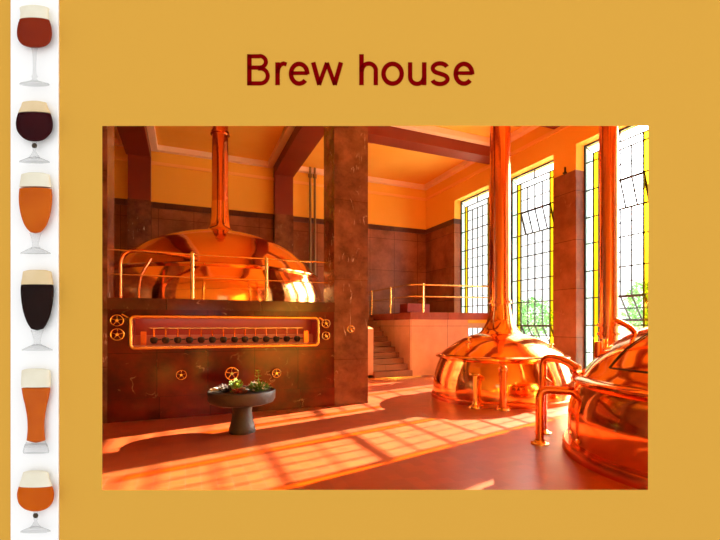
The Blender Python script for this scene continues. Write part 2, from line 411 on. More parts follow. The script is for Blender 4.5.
# w
m = MB(); ribbon(m, [(313.2, TX+.5), (319.3, BL-.3)], SW); ribbon(m, [(319.0, BL-.3), (327.0, TX+.9)], SW*.9); ribbon(m, [(326.9, TX+.9), (334.9, BL-.3)], SW*.9); ribbon(m, [(334.6, BL-.3), (341, TX+.5)], SW)
m.add([(Lx(a), -.0010, Lz(b)) for a, b in ((317.2, BL), (321.4, BL), (321, BL-4), (317.4, BL-4))], [(0,1,2,3)]); m.add([(Lx(a), -.0010, Lz(b)) for a, b in ((332.8, BL), (337, BL), (336.6, BL-4), (333, BL-4))], [(0,1,2,3)])
L_done(m)
# h
m = MB(); ribbon(m, [(361.5, T0), (361.5, BL)], SW); ribbon(m, [(361.6, 72)]+arc(368.9, 70.6, 6.9, 6.9, 172, 0)+[(375.8, BL)], SW*.95); L_done(m)
# o
m = MB(); ribbon(m, arc(392.6, (TX+BL+.5)/2, 9.1, (BL+.5-TX)/2-TW/2, 0, 352.5, 47), SW*.98, closed=True); L_done(m)
# u
m = MB(); ribbon(m, [(424.2, TX+.5), (424.2, BL)], SW); ribbon(m, [(410.1, TX+.5)]+[(410.1, 76.5)]+arc(417.0, 77, 6.9, 7.0, 182, 352)[1:], SW*.95); L_done(m)
# s
m = MB(); ribbon(m, arc(440, 68.4, 7.2, 4.9, 18, 255, 22)+[(440.6, 73.9)]+arc(439.9, 79.2, 7.6, 4.9, 68, -165, 22), TW*1.06); L_done(m)
letter_e(453.4, 474.4)

# ------------------------------------------------------------------ shell
fl = MB(); a = front_pt(S_L); b = front_pt(S_R)
fl.prism([(a[0]-.3, a[1]+.12), (b[0]+.7, b[1]-.2), (XO, YB+.3), (XL-.3, YB+.3)], -.12, 0)
struct(fl.build('floor', M['floor'], smooth=0))
cl = MB(); cl.prism([(a[0]-.3, a[1]+.12), (b[0]+.7, b[1]-.2), (XO, YB+.3), (XL-.3, YB+.3)], ZC, ZC+.2)
struct(cl.build('ceiling', M['ceil'], smooth=0))
w = MB(); w.box((XL-.3, YB, 0), (XO, YB+.3, ZW-.2)); w.box((XL-.3, YB-.015, ZW-.2), (XW, YB+.3, ZW), 1); w.box((XL-.3, YB, ZW), (XO, YB+.3, ZC), 2)
struct(w.build('wall_back', [M['wains'], M['wband'], M['paint']], smooth=0))
w = MB(); w.box((XL-.3, YLf, 0), (XL, YB, ZW), 0); w.box((XL-.3, YLf, ZW), (XL, YB, ZC), 1)
struct(w.build('wall_left', [M['wains'], M['paint']], smooth=0))
w = MB()
edges = [YB]+[v for (p, q) in WIN for v in (q, p)]+[YR-.2]
for i in range(0, len(edges), 2):
    y1, y0 = edges[i], edges[i+1]
    XM = XG+.03
    w.box((XW, y0, 0), (XM, y1, ZW-.2), 0); w.box((XW-.012, y0, ZW-.2), (XM, y1, ZW), 0 if i else 1); w.box((XW, y0, ZW), (XM, y1, ZC), 2); w.box((XM, y0, 0), (XO, y1, ZC), 3)
for (p, q) in WIN:
    w.box((XW, p, 0), (XO, q, ZS), 0); w.box((XW, p, ZT), (XO, q, ZC), 2)
struct(w.build('wall_right', [M['wains'], M['wband'], M['paint'], M['plaster']], smooth=0))

# beams (run along Y over the pillars, along X over the window piers)
def trim(n, mb, mat): return struct(mb.build('trim_%d' % n, mat, smooth=0))
ZB = 7.1
trim(1, MB().box((-1.74, 4.3, ZB), (-1.04, YB-.3, ZC)), M['beam'])
trim(2, MB().box((2.95, 3.0, ZB), (3.66, YB-.3, ZC)), M['beam'])
trim(3, MB().box((3.66, 11.42, ZB), (XW, 12.0, ZC)), M['beam'])
trim(4, MB().box((3.66, 8.42, ZB), (XW, 9.12, ZC)), M['beam'])
# cornices: pale band and the ochre moulding below it
def cornice(n, x0, y0, x1, y1):
    m = MB(); z0, z1 = ZC-.17, ZC; wd = .2
    for (p, q) in (((x0, y0), (x1, y0+wd)), ((x0, y1-wd), (x1, y1)), ((x0, y0+wd), (x0+wd, y1-wd)), ((x1-wd, y0+wd), (x1, y1-wd))):
        m.box((p[0], p[1], z0), (q[0], q[1], z1))
    trim(n, m, M['cornice'])
cornice(5, XL, 4.5, -1.74, YB); cornice(6, -1.04, 3.4, 2.95, YB); cornice(7, 3.66, 12.0, XW, YB); cornice(8, 3.66, 9.12, XW, 11.42)
m = MB(); m.box((XL, YB-.06, 6.98), (XW, YB, 7.08)); m.box((XW-.06, YR, 6.98), (XW, YB-.06, 7.08)); trim(9, m, M['moulding'])

# pillars
def pillar(name, x0, y0, x1, y1, label, split=None, top=ZC, bottom=0):
    t = thing(name, label, 'pillar', ((x0+x1)/2, (y0+y1)/2, 0))
    cx, cy = (x0+x1)/2, (y0+y1)/2
    zt = split or top
    MB().box((x0-cx, y0-cy, 0), (x1-cx, y1-cy, zt)).build('shaft', M['pillar'], t, smooth=0)
    if split: MB().box((x0-cx+.01, y0-cy+.01, split), (x1-cx-.01, y1-cy, top)).build('painted_head', M['beam'], t, smooth=0)
    return t
pillar('marble_pillar', 2.745, 8.33, 3.48, 9.05, 'broad veined brown marble pillar between the tap trough wall and the staircase', top=ZB)
pillar('marble_pillar', -1.93, 8.33, -1.18, 9.1, 'brown marble pillar at the far left end of the tap trough wall, cut by the opening edge', top=ZB)
pillar('wall_pilaster', -1.70, 15.9, -1.03, YB, 'dark pilaster on the back wall at the left of the copper dome', ZW-.05)
pillar('wall_pilaster', 2.98, 15.9, 3.66, YB, 'dark pilaster on the back wall between the copper dome and the thin grey pipes', ZW-.05)
t = thing('vertical_pipe', 'thin grey vertical pipe on the back wall, beside the dark pilaster', 'pipe', (4.32, 16.0, 0), group='thin grey pipes')
MB().tube([(0,0,0), (0,0,ZC)], .045).build('pipe', M['greypipe'], t); MB().lathe([(.045,7.2),(.08,7.22),(.08,7.34),(.045,7.36)], 16).build('collar', M['greypipe'], t)
t2 = copy_tree(t); t2.location = (4.50, 16.0, 0); t2['label'] = 'second thin grey vertical pipe on the back wall, nearer the broad marble pillar'
h = MB(); h.box((XW-.04, 8.73, 5.74), (XW, 8.76, 5.92)); h.box((XW-.06, 8.70, 5.74), (XW-.0, 8.79, 5.78))
tag(h.build('wall_hook', M['darkmetal']), 'small dark hook on the brown pier between the two large windows', 'hook')
# ceiling rosette
t = MB()
for k in range(8):
    a = 2*PI*k/8; t.lathe([(0, -.02), (.16, -.012), (.17, 0), (0, 0)], 16, (5.55+.3*math.cos(a), 12.65+.3*math.sin(a), ZC))
t.lathe([(0, -.04), (.2, -.03), (.22, 0), (0, 0)], 24, (5.55, 12.65, ZC))
tag(t.build('ceiling_rosette', pbr('rosette_orange', (214, 84, 24), .7)), 'flower shaped orange red ornament painted on the ceiling beside the red beam', 'ornament')

# ------------------------------------------------------------------ windows
TR = [5.93, 5.19, 4.47, 3.78, 3.05, 2.34, 1.62, .90]
def window(n, y0, y1, vents):
    t = bpy.data.objects.new('window_%d' % n, None); C.objects.link(t); t.location = (XG, y0, 0); struct(t)
    W = y1-y0; b = .028; fr = MB()
    def Y(o): return W-o
    def vbar(o, z0, z1, w=b): fr.box((-.02, Y(o)-w/2, z0), (.02, Y(o)+w/2, z1))
    def hbar(z, o0, o1, w=b): fr.box((-.02, Y(o1), z-w/2), (.02, Y(o0), z+w/2))
    for o in (.02, W-.02): vbar(o, ZS, ZT, .05)
    hbar(ZT-.02, 0, W, .05); hbar(ZS+.02, 0, W, .05)
    C0, C1 = .44, W-.43
    for o in (.28, W-.28): vbar(o, ZS, 6.12)
    for o in (.44, W-.43): vbar(o, ZS, 6.12)
    vbar(W/2, 6.12, ZT); hbar(6.12, .28, W-.28); 
    for z in TR: hbar(z, 0, W)
    cols = [C0+(C1-C0)*k/4 for k in (1, 2, 3)]
    segs = [(5.93, 5.19), (5.19, 4.47), (4.47, 3.78), (3.78, 3.05), (3.05, 2.34), (2.34, 1.62), (1.62, .90), (.90, ZS)]
    for (zt, zb) in segs:
        if (zt, zb) in vents: continue
        if zt > 2.0 or n == 1:
            for o in cols: vbar(o, zb, zt, .018)
            hbar((zt+zb)/2, C0, C1, .018)
    # mitre bars in the top corners
    for s in (0, 1):
        oa, ob = (.02, .28) if s == 0 else (W-.02, W-.28)
        fr.tube([(0, Y(oa), ZT-.02), (0, Y(ob), 6.12)], .011, 6)
    fr.build('window_frame', M['iron'], t, smooth=0)
    def pane(nm_, rects, mat):
        p = MB()
        for (o0, o1, z0, z1) in rects: p.box((-.004, Y(o1), z0), (.004, Y(o0), z1))
        p.build(nm_, mat, t, smooth=0)
    pane('pale_side_pane', [(0, .28, ZS, ZT)], M['cyan']); pane('side_pane', [(W-.28, W, ZS, ZT)], M['clear'])
    pane('top_pane', [(.28, W-.28, 6.12, ZT)], M['clear'])
    pane('yellow_strip', [(.28, .44, ZS, 6.12)], M['yellow']); pane('yellow_strip', [(W-.43, W-.28, ZS, 6.12)], M['yellow'])
    last = 6.12; cr = []
    for (zt, zb) in segs:
        if (zt, zb) in vents:
            if last > zt: cr.append((C0, C1, zt, last))
            last = zb
    cr.append((C0, C1, ZS, last))
    pane('centre_pane', cr, M['clear'])
    for (zt, zb), tilt in vents.items():
        h_ = zt-zb; s = MB(); sw = C1-C0
        s.box((-.02, 0, -.04), (.02, sw, 0)); s.box((-.02, 0, -h_), (.02, sw, -h_+.05))
        for k in range(5):
            yy = sw*k/4; ww = .028 if k in (0, 4) else .014
            s.box((-.015, yy-ww, -h_), (.015, yy+ww, 0))
        s.box((-.015, 0, -h_/2-.01), (.015, sw, -h_/2+.01))
        o = s.build('vent_sash', M['iron'], t, smooth=0); o.location = (0, Y(C1), zt); o.rotation_euler = (0, -math.radians(tilt), 0)
        q = MB().box((-.004, 0, -h_), (.004, sw, 0)).build('vent_pane', M['clear'], o, smooth=0)
window(1, *WIN[0], {})
window(2, *WIN[1], {(5.19, 4.47): 17, (1.62, .90): 28})
window(3, *WIN[2], {(5.19, 4.47): 17, (2.34, 1.62): 32})
window(4, *WIN[3], {(5.19, 4.47): 17})
window(5, *WIN[4], {})

# outside: ground and trees
gd = MB().box((XO+.0, -30, -.6), (70, 70, -.5)).build('ground', M['ground'], smooth=0); struct(gd)
def tree(x, y, z, h, rad, label, seed):
    rnd = random.Random(seed)
    t = thing('garden_tree', label, 'tree', (x, y, z))
    tr = MB(); tr.tube([(0,0,0), (.05,0,h*.35), (-.05,.05,h*.7)], [.16, .12, .05], 10)
    for k in range(5):
        a = rnd.uniform(0, 2*PI); tr.tube([(0,0,h*(.3+.07*k)), (math.cos(a)*rad*.6, math.sin(a)*rad*.6, h*(.55+.07*k))], [.07, .02], 8)
    tr.build('trunk', M['bark'], t)
    f = MB()
    for i in range(1500):
        u = Vector((rnd.gauss(0,1), rnd.gauss(0,1), rnd.gauss(0,1))).normalized()*rad*rnd.uniform(.4, 1)**.6
        cl_ = Vector((0, 0, h*.68)); p = cl_+Vector((u.x, u.y, u.z*h*.36/rad))
        if math.sin(p.x*4+seed)+math.sin(p.y*5+1)+math.sin(p.z*4.5) > .9: continue
        a = Vector((rnd.gauss(0,1), rnd.gauss(0,1), rnd.gauss(0,1))).normalized(); b_ = a.orthogonal().normalized()
        c_ = a.cross(b_); s = rnd.uniform(.07, .16)
        f.add([p-b_*s, p-c_*s*.5, p+b_*s, p+c_*s*.5], [(0,1,2,3)])
    f.build('foliage', M['tleaf'], t, smooth=0)
tree(18.6, 21.5, -.5, 3.9, 1.2, 'pale green tree with grey trunk outside the middle window, nearer the brass railing', 3)
tree(21.6, 22.5, -.5, 3.9, 1.2, 'leafy green tree outside the middle window, beside the brown pier', 5)
tree(18.8, 12.6, -.5, 4.1, 1.2, 'green tree seen behind the open vent of the rightmost window', 9)

# ------------------------------------------------------------------ tap trough wall (left)
FY = 8.35; X0, X1 = -1.18, 2.745
t = thing('trough_wall', 'dark red marble wall block with a long recessed tap trough, under the railing', 'counter', (0, FY, 0))
f = MB(); tx0, tx1, tz0, tz1 = -.83, 2.40, 1.235, 1.745; zc = 1.88; dp = .42
def fb(a, b_, mi=0): f.box((a[0], a[1], a[2]), (b_[0], b_[1], b_[2]), mi)
fb((X0, 0, .38), (tx0, .45, zc)); fb((tx1, 0, .38), (X1, .45, zc)); fb((tx0, 0, .38), (tx1, .45, tz0)); fb((tx0, 0, tz1), (tx1, .45, zc))
f.build('facing', M['face'], t, smooth=0)
MB().box((X0, -.04, 0), (X1, .45, .38)).build('plinth', M['face'], t, smooth=0)
MB().box((X0, -.05, zc), (X1, .5, 2.07)).build('coping', M['coping'], t, smooth=0)
tb = MB(); e_ = .012
tb.box((tx0-e_, dp, tz0-e_), (tx1+e_, dp+.02, tz1+e_)); tb.box((tx0, .01, tz0), (tx1, dp, tz0+e_)); tb.box((tx0, .01, tz1-e_), (tx1, dp, tz1))
tb.box((tx0, .01, tz0), (tx0+e_, dp, tz1)); tb.box((tx1-e_, .01, tz0), (tx1, dp, tz1))
tb.build('trough_lining', M['troughred'], t, smooth=0)
MB().box((tx0+.012, dp-.13, tz0+.012), (tx1-.012, dp-.001, tz0+.20)).build('tap_ledge', M['trough'], t, smooth=0)
MB().box((tx0+.012, .02, tz0+.012), (tx1-.012, dp-.13, tz0+.03)).build('trough_tray', M['trough'], t, smooth=0)
def rrect(x0, z0, x1, z1, r, k=6):
    o = []
    for (cx, cz, a0) in ((x1-r, z1-r, 0), (x0+r, z1-r, PI/2), (x0+r, z0+r, PI), (x1-r, z0+r, 1.5*PI)):
        for j in range(k+1):
            a = a0+PI/2*j/k; o.append((cx+r*math.cos(a), cz+r*math.sin(a)))
    return o
rp = [(x, -.02, z) for x, z in rrect(tx0-.015, tz0-.015, tx1+.015, tz1+.015, .07)]
MB().tube(rp, .033, 12, closed=True).build('rim', M['gold'], t)
MB().tube([(tx0+.25, dp-.05, 1.56), (tx1-.2, dp-.05, 1.56)], .012).build('supply_pipe', M['brass'], t)
for xx in (tx0+.16, tx1-.17):
    MB().box((xx-.045, dp-.2, tz0+.031), (xx+.045, dp-.131, tz0+.27)).build('outlet_box', M['copper_dark'], t)
tl = bpy.data.lights.new('trough_lamp', 'AREA'); tl.shape = 'RECTANGLE'; tl.size = 3.0; tl.size_y = .05; tl.energy = 4; tl.color = (1, .82, .62)
tlo = bpy.data.objects.new('trough_lamp', tl); C.objects.link(tlo); tlo.location = (.78, FY+.07, tz1-.02); tlo.rotation_euler = (math.radians(35), 0, 0)
# raised floor behind it
MB().box((XL, FY+.45, 0), (3.4, YB, 1.95)).build('floor_raised', M['slab'], None, smooth=0)
struct(bpy.data.objects['floor_raised'])

ords = ['first', 'second', 'third', 'fourth', 'fifth', 'sixth', 'seventh', 'eighth', 'ninth', 'tenth', 'eleventh', 'twelfth', 'thirteenth', 'last']
def make_tap():
    r = thing('wort_tap', '', 'tap', (0, 0, 0))
    MB().tube([(0,0,.03), (0,0,.185)], [.017, .013], 10).build('handle', M['copper_pipe'], r)
    MB().lathe([(0,-.075), (.035,-.068), (.058,-.04), (.066,0), (.055,.03), (.025,.045), (0,.045)], 20).build('bowl', M['darkmetal'], r)
    MB().tube([(0,0,.0), (0,.05,.0), (0,.10,-.0)], .014, 8).build('feed_pipe', M['brass'], r)
    MB().tube([(0,0,-.005), (.07,0,-.005), (.12,0,.0)], .01, 8).build('lever', M['darkmetal'], r)
    return r
tp = make_tap()
tapx = [153.9,165.7,177.8,189.4,201.3,212.4,223.5,234.7,244.9,255.6,266.3,276.4,286.7,297.2]
YT = FY+.20
for i, px in enumerate(tapx):
    u = (px-375)/434; dx, dy = F.x+u*R.x, F.y+u*R.y
    o = tp if i == 0 else copy_tree(tp)
    o.location = (YT*dx/dy, YT, 1.36)
    o['label'] = ('%s small dark tap with copper handle in the trough, counted from its left end' % ords[i]) if i < 13 else 'last small dark tap with copper handle, at the right end of the trough'
    o['group'] = 'taps in the trough'

def make_wheel():
    r = thing('valve_handwheel', '', 'valve wheel')
    ring = [(.1*math.cos(2*PI*k/28), 0, .1*math.sin(2*PI*k/28)) for k in range(28)]
    MB().tube(ring, .012, 10, closed=True).build('rim', M['brass'], r)
    hub = MB().lathe([(0,-.03), (.025,-.03), (.028,0), (.018,.05), (.018,.09), (0,.09)], 16).build('hub', M['brass'], r); hub.rotation_euler = (-PI/2, 0, 0)
    for k in range(5):
        a = 2*PI*k/5+.3
        MB().tube([(0,0,0), (.097*math.cos(a), 0, .097*math.sin(a))], .007, 8).build('spoke', M['brass'], r)
    return r
wh = make_wheel()
wl = [(117, 320.5, .92, 'upper brass handwheel at the left end of the tap trough'), (117.3, 334.5, .95, 'lower brass handwheel at the left end of the tap trough'),
      (326, 323.5, .8, 'upper brass handwheel at the right end of the tap trough'), (326, 335.8, .78, 'lower brass handwheel at the right end of the tap trough'),
      (181.4, 375, .8, 'small brass handwheel low on the red marble, left of the planter'), (231.8, 373.6, 1.1, 'largest brass handwheel, low on the red marble directly above the planter'),
      (276.6, 373.2, .8, 'small brass handwheel low on the red marble, right of the planter flowers'), (350.8, 329, .72, 'single brass handwheel on the broad marble pillar')]
for i, (px, py, s, lb) in enumerate(wl):
    yy = FY-.09 if i < 7 else 8.33-.09
    u = (px-375)/434; dx, dy = F.x+u*R.x, F.y+u*R.y; tt_ = yy/dy
    o = wh if i == 0 else copy_tree(wh)
    o.location = (tt_*dx, yy, EYE+(326-py)*tt_/434); o.scale = (s, 1, s); o['label'] = lb; o['group'] = 'brass handwheels'
# small twin knobs beside the upper wheels
kn = None
for px, py, lb in ((125, 316, 'small brass cock between upper left handwheel and the trough rim'), (321.5, 319, 'small brass cock between upper right handwheel and the trough rim')):
    yy = FY-.06; u = (px-375)/434; dx, dy = F.x+u*R.x, F.y+u*R.y; tt_ = yy/dy
    if kn is None:
        kn = thing('brass_cock', lb, 'valve', group='brass cocks')
        MB().tube([(0,0,0), (0,.07,0)], .018, 10).build('stem', M['brass'], kn)
        MB().tube([(-.045,0,.03), (.045,0,-.03)], [.018, .022], 10).build('lever', M['brass'], kn); o = kn
    else: o = copy_tree(kn)
    o.location = (tt_*dx, yy, EYE+(326-py)*tt_/434); o['label'] = lb

# railing on the trough wall
t = thing('brass_railing', 'thin brass railing on top of the trough wall in front of the large copper kettle', 'railing', (0, 8.62, 2.07))
for px in (192.3, 266.3):
    u = (px-375)/434; dx, dy = F.x+u*R.x, F.y+u*R.y; X = 8.62*dx/dy
    MB().tube([(X,0,0), (X,0,.86)], .033, 14).build('post', M['brass'], t)
    MB().lathe([(0,.9),(.025,.89),(.035,.86),(.025,.84)], 16, (X,0,0)).build('finial', M['brass'], t)
MB().tube([(X0, 0, .84), (X1, 0, .84)], .014, 10).build('top_rail', M['brass'], t)
MB().tube([(X0, 0, .42), (X1, 0, .42)], .012, 10).build('middle_rail', M['brass'], t)

# ------------------------------------------------------------------ copper kettles
def dome_profile(P, k=6): return [(max(p[0], 0), p[1]) for p in smooth_path([(r, z, 0) for r, z in P], k)]
def kettle(label, c, z0, body, lip, dome, neck, flue_r, ring, joints):
    # body, lip, dome, neck and flue are separate parts
    t = thing('copper_kettle', label, 'brew kettle', (c[0], c[1], z0))
    MB().lathe(dome_profile(body, 5), 96).build('body', M['copper'], t, 50)
    MB().lathe([(lip[0]-.06, lip[1]-.03), (lip[0]+.01, lip[1]-.035), (lip[0]+.045, lip[1]-.015), (lip[0]+.045, lip[1]+.01), (lip[0]+.01, lip[1]+.03), (lip[0]-.08, lip[1]+.05)], 96).build('lip', M['copper'], t, 50)
    MB().lathe(dome_profile(dome, 6), 96).build('dome', M['copper'], t, 60)
    MB().lathe(dome_profile(neck, 5), 64).build('neck', M['copper'], t, 60)
    zt = ZC-z0-.003
    MB().lathe([(flue_r, neck[-1][1]-.02), (flue_r, zt)], 48).build('flue', M['copper_pipe'], t)
    for zj in joints:
        MB().lathe([(flue_r, zj-.035), (flue_r+.035, zj-.03), (flue_r+.035, zj+.03), (flue_r, zj+.035)], 48).build('flue_collar', M['copper_pipe'], t, 30)
    if ring: MB().lathe([(ring[0]-.12, ring[1]), (ring[0]-.02, ring[1]), (ring[0], ring[1]*.75), (ring[0], 0), (0, 0)], 96).build('base_ring', M['copper_dark'], t)
    return t
k1 = kettle('largest copper kettle, wide dome and tall flue, behind the brass rail above the trough', (.81, 11.7), 1.95,
    [(2.56, 0), (2.575, .35), (2.53, .6), (2.44, .86)], (2.44, .9), [(2.40, .92), (2.14, 1.25), (1.75, 1.57), (1.35, 1.77), (.9, 1.92), (.3, 2.04)],
    [(.44, 1.99), (.31, 2.08), (.245, 2.2), (.215, 2.5), (.203, 2.8)], .198, None, [4.54])
k2 = kettle('middle copper kettle with dome and tall flue standing on the floor before the windows', (6.58, 7.93), 0,
    [(1.50, .05), (1.515, .2), (1.50, .45), (1.43, .7), (1.36, .9)], (1.42, .93), [(1.38, .95), (1.2, 1.09), (.92, 1.27), (.6, 1.4), (.3, 1.47)],
    [(.50, 1.42), (.40, 1.52), (.30, 1.70), (.255, 1.9), (.235, 2.05)], .228, (1.555, .1), [2.14])
k3 = kettle('nearest copper kettle at the right edge, cut off by the opening, with curved pipes', (5.9, 3.0), 0,
    [(1.76, .10), (1.77, .3), (1.76, .55), (1.70, .78), (1.64, .9)], (1.70, .92), [(1.64, .95), (1.56, 1.03), (1.45, 1.17), (1.3, 1.32), (1.1, 1.46), (.83, 1.60), (.5, 1.7), (.3, 1.74)],
    [(.50, 1.69), (.40, 1.79), (.30, 1.97), (.255, 2.15), (.235, 2.3)], .228, (1.84, .13), [2.4])
# fittings on kettle domes
for (k, ang, r, z) in ((k2, math.radians(195), 1.12, 1.16), (k2, math.radians(183), .9, 1.29), (k2, math.radians(300), 1.12, 1.16)):
    q = MB(); q.lathe([(0, .08), (.03, .075), (.035, .05), (.02, .04), (.02, -.02), (0, -.02)], 12, (r*math.cos(ang), r*math.sin(ang), z))
    q.tube([(r*math.cos(ang)-.07, r*math.sin(ang), z+.06), (r*math.cos(ang)+.07, r*math.sin(ang), z+.06)], .012, 8)
    q.build('dome_clamp', M['brass'], k)
# hatch on kettle 3's dome: raised seam outlining a door
def dome_pt(a, r, P, off=.012):
    for (r0, z0), (r1, z1) in zip(P, P[1:]):
        if r1 <= r <= r0:
            z = z0+(z1-z0)*(r0-r)/(r0-r1); return Vector((r*math.cos(a), r*math.sin(a), z+off))
D3 = dome_profile([(1.64, .95), (1.56, 1.03), (1.45, 1.17), (1.3, 1.32), (1.1, 1.46), (.83, 1.60), (.5, 1.7), (.3, 1.74)], 6)
aa, ab = math.radians(160), math.radians(214)
hp = [dome_pt(aa, 1.5-.7*i/10, D3) for i in range(11)]+[dome_pt(aa+(ab-aa)*i/14, .8, D3) for i in range(1, 15)]+[dome_pt(ab, .8+.7*i/10, D3) for i in range(1, 11)]+[dome_pt(ab+(aa-ab)*i/14, 1.5, D3) for i in range(1, 14)]
MB().tube(hp, .008, 8, closed=True).build('hatch_seam', M['darkmetal'], k3)
MB().tube([dome_pt(math.radians(131), 1.40, D3)+Vector((0,0,-.05)), dome_pt(math.radians(131), 1.40, D3)+Vector((0,0,.16))], [.055, .045], 14).build('dome_valve', M['copper_dark'], k3)
MB().tube([dome_pt(math.radians(124), 1.34, D3)+Vector((0,0,-.05)), dome_pt(math.radians(124), 1.34, D3)+Vector((0,0,.13))], [.04, .05], 14).build('dome_valve', M['brass'], k3)
p_ = dome_pt(math.radians(128), .98, D3)
MB().tube(fillet([p_+Vector((0,0,-.03)), p_-R*.07+Vector((0,0,.05)), p_-R*.26+Vector((0,0,.14))], .05), .035, 12).build('vent_pipe', M['copper_pipe'], k3)

# standing flue behind the nearest kettle
t = thing('copper_flue_pipe', 'separate tall copper pipe rising in front of the rightmost window, behind the nearest kettle', 'pipe', (7.42, 5.82, 0))
MB().lathe([(.165, 0), (.165, ZC)], 40).build('pipe', M['copper_pipe'], t)
for z in (1.45, 1.62): MB().lathe([(.165, z-.03), (.2, z-.025), (.2, z+.025), (.165, z+.03)], 40).build('collar', M['copper_pipe'], t)
MB().lathe([(.3, 0), (.3, .03), (.17, .05)], 40).build('base_flange', M['brass'], t)

# curved copper pipes into the nearest kettle
c3 = Vector((5.9, 3.0, 0))
def bent(label, base, ztop, end, r, rad):
    t = thing('curved_copper_pipe', label, 'pipe', (base[0], base[1], 0), group='curved copper pipes')
    b0 = Vector((base[0], base[1], 0)); e = Vector(end)-b0
    MB().tube(fillet([(0,0,.02), (0,0,ztop), (e.x*.5, e.y*.5, ztop+(.0)), (e.x, e.y, e.z)], rad, 10), r, 18).build('pipe', M['copper_pipe'], t)
    MB().lathe([(0,0), (r*2.1,0), (r*2.1,.018), (r*1.5,.03), (r*1.1,.06), (0,.06)], 32).build('floor_flange', M['brass'], t)
    MB().tube([Vector(e)-Vector((e.x, e.y, 0)).normalized()*.06, Vector(e)+Vector((e.x, e.y, 0)).normalized()*.0], r*1.35, 18).build('coupling', M['copper_dark'], t)
    return t
pB = bent('shorter curved copper pipe from the floor into the side of the nearest kettle', (4.405, 4.5), .74, (4.80, 4.13, .73), .056, .33)
pA = bent('taller curved copper pipe arching from the floor to the lip of the nearest kettle', (4.90, 4.94), 1.13, (5.06, 4.43, .99), .056, .34)
# brass cock on the taller pipe
q = MB(); q.tube([(-.0, 0, .76), (-.0, -.12, .80)], .02, 10); q.tube([(-.07, -.12, .84), (.05, -.12, .76)], .018, 10)
q.build('bleed_cock', M['brass'], pA)

# stands beside the middle kettle
t = thing('brass_stand', 'short brass stand with flat top beside the middle kettle, nearer the stairs', 'stand', (5.21, 7.02, 0))
MB().tube([(0,0,.03), (0,0,.62)], .04, 16).build('column', M['brass'], t); MB().lathe([(0,0), (.13,0), (.12,.03), (.06,.06), (.045,.12), (0,.12)], 28).build('foot', M['brass'], t)
MB().lathe([(0,.62), (.1,.63), (.11,.65), (.1,.67), (0,.67)], 28).build('cap', M['brass'], t)
t = thing('sample_pipe', 'taller copper cylinder stand with brass foot before the middle kettle', 'stand', (5.58, 6.64, 0))
MB().tube([(0,0,.03), (0,0,.74)], .068, 20).build('column', M['copper_pipe'], t); MB().lathe([(0,0), (.13,0), (.12,.025), (.08,.04), (0,.04)], 28).build('foot', M['brass'], t)
MB().lathe([(.068,.72), (.09,.74), (.09,.78), (.05,.84), (0,.85)], 28).build('cap', M['copper_pipe'], t)

# arched copper pipe at the left of kettle 1
def sidepipe(label, pts, r):
    p0 = Vector(pts[0]); t = thing('arched_copper_pipe', label, 'pipe', p0, group='arched copper pipes beside the large kettle')
    MB().tube(fillet([Vector(p)-p0 for p in pts], .3, 10), r, 14).build('pipe', M['copper_pipe'], t)
    MB().lathe([(0,0), (r*2.2,0), (r*2.2,.02), (r*1.2,.03), (0,.03)], 24).build('flange', M['copper_pipe'], t)
sidepipe('tall arched copper pipe at the left end of the brass rail', [(-1.08, 9.0, 1.95), (-1.08, 9.0, 2.98), (-.4, 9.05, 2.98), (.2, 9.22, 2.93)], .036)
sidepipe('shorter bent copper pipe beside the left pillar, in front of the large kettle', [(-.80, 9.2, 1.95), (-.80, 9.2, 2.5), (-.62, 9.45, 2.9)], .028)

# ------------------------------------------------------------------ staircase and gallery
PX0, PX1 = 6.58, 8.66
t = thing('stone_staircase', 'narrow brown stone staircase rising between the broad pillar and the gallery block', 'stairs', (5.28, 12.1, 0))
for k in range(12):
    z1 = .03+.172*(k+1); y0 = .31*k+.0
    MB().box((0, y0+.0, 0 if k == 0 else z1-.172-.02), (1.30, y0+.36, z1)).build('step', M['step'], t, smooth=0)
MB().box((0, .36, 0), (1.30, 4.1, .1)).build('stair_base', M['step'], t, smooth=0)
MB().prism([(-.26, .1), (-.004, .1), (-.004, 4.1), (-.26, 4.1)], 0, .1).build('side_base', M['stone'], t, smooth=0)
sw = MB(); sw.add([(-.26,.1,0),(-.004,.1,0),(-.004,4.1,0),(-.26,4.1,0),(-.26,.1,1.52),(-.004,.1,1.52),(-.004,4.1,2.3),(-.26,4.1,2.3)],
      [(0,3,2,1),(4,5,6,7),(0,1,5,4),(1,2,6,5),(2,3,7,6),(3,0,4,7)]); sw.build('side_wall', M['stone'], t, smooth=0)
t = thing('gallery_block', 'raised stone gallery with pinkish walls and a red brown top slab beside the stairs', 'platform', (PX0, 12.28, 0))
MB().prism([(.012, 0), (PX1-PX0, -.22), (PX1-PX0, 3.94), (.012, 3.94)], 0, 1.81).build('stone_wall', M['stone'], t, smooth=0)
MB().prism([(-.0, -.04), (XW-PX0, -.36), (XW-PX0, 3.94), (0, 3.94)], 1.81, 2.04).build('top_slab', M['slab'], t, smooth=0)
MB().prism([(PX1-PX0+.005, -.24), (XW-PX0, -.30), (XW-PX0, -.10), (PX1-PX0+.005, -.04)], 1.70, 1.81).build('yellow_edging', M['yellowpaint'], t, smooth=0)
MB().prism([(PX1-PX0+.005, -.22), (XW-PX0, -.28), (XW-PX0, -.10), (PX1-PX0+.005, -.04)], 1.53, 1.70).build('grey_beam', M['greypaint'], t, smooth=0)
t = thing('gallery_railing', 'brass railing with two rails along the gallery edge by the stairs', 'railing', (6.62, 12.3, 2.04))
def rail(z, r, nm_):
    return MB().tube(fillet([(0.02, 3.85, z), (.02, .0, z), (2.84, -.33, z)], .35, 10), r, 12).build(nm_, M['brass'], t)
rail(.9, .024, 'top_rail'); rail(.52, .02, 'middle_rail')
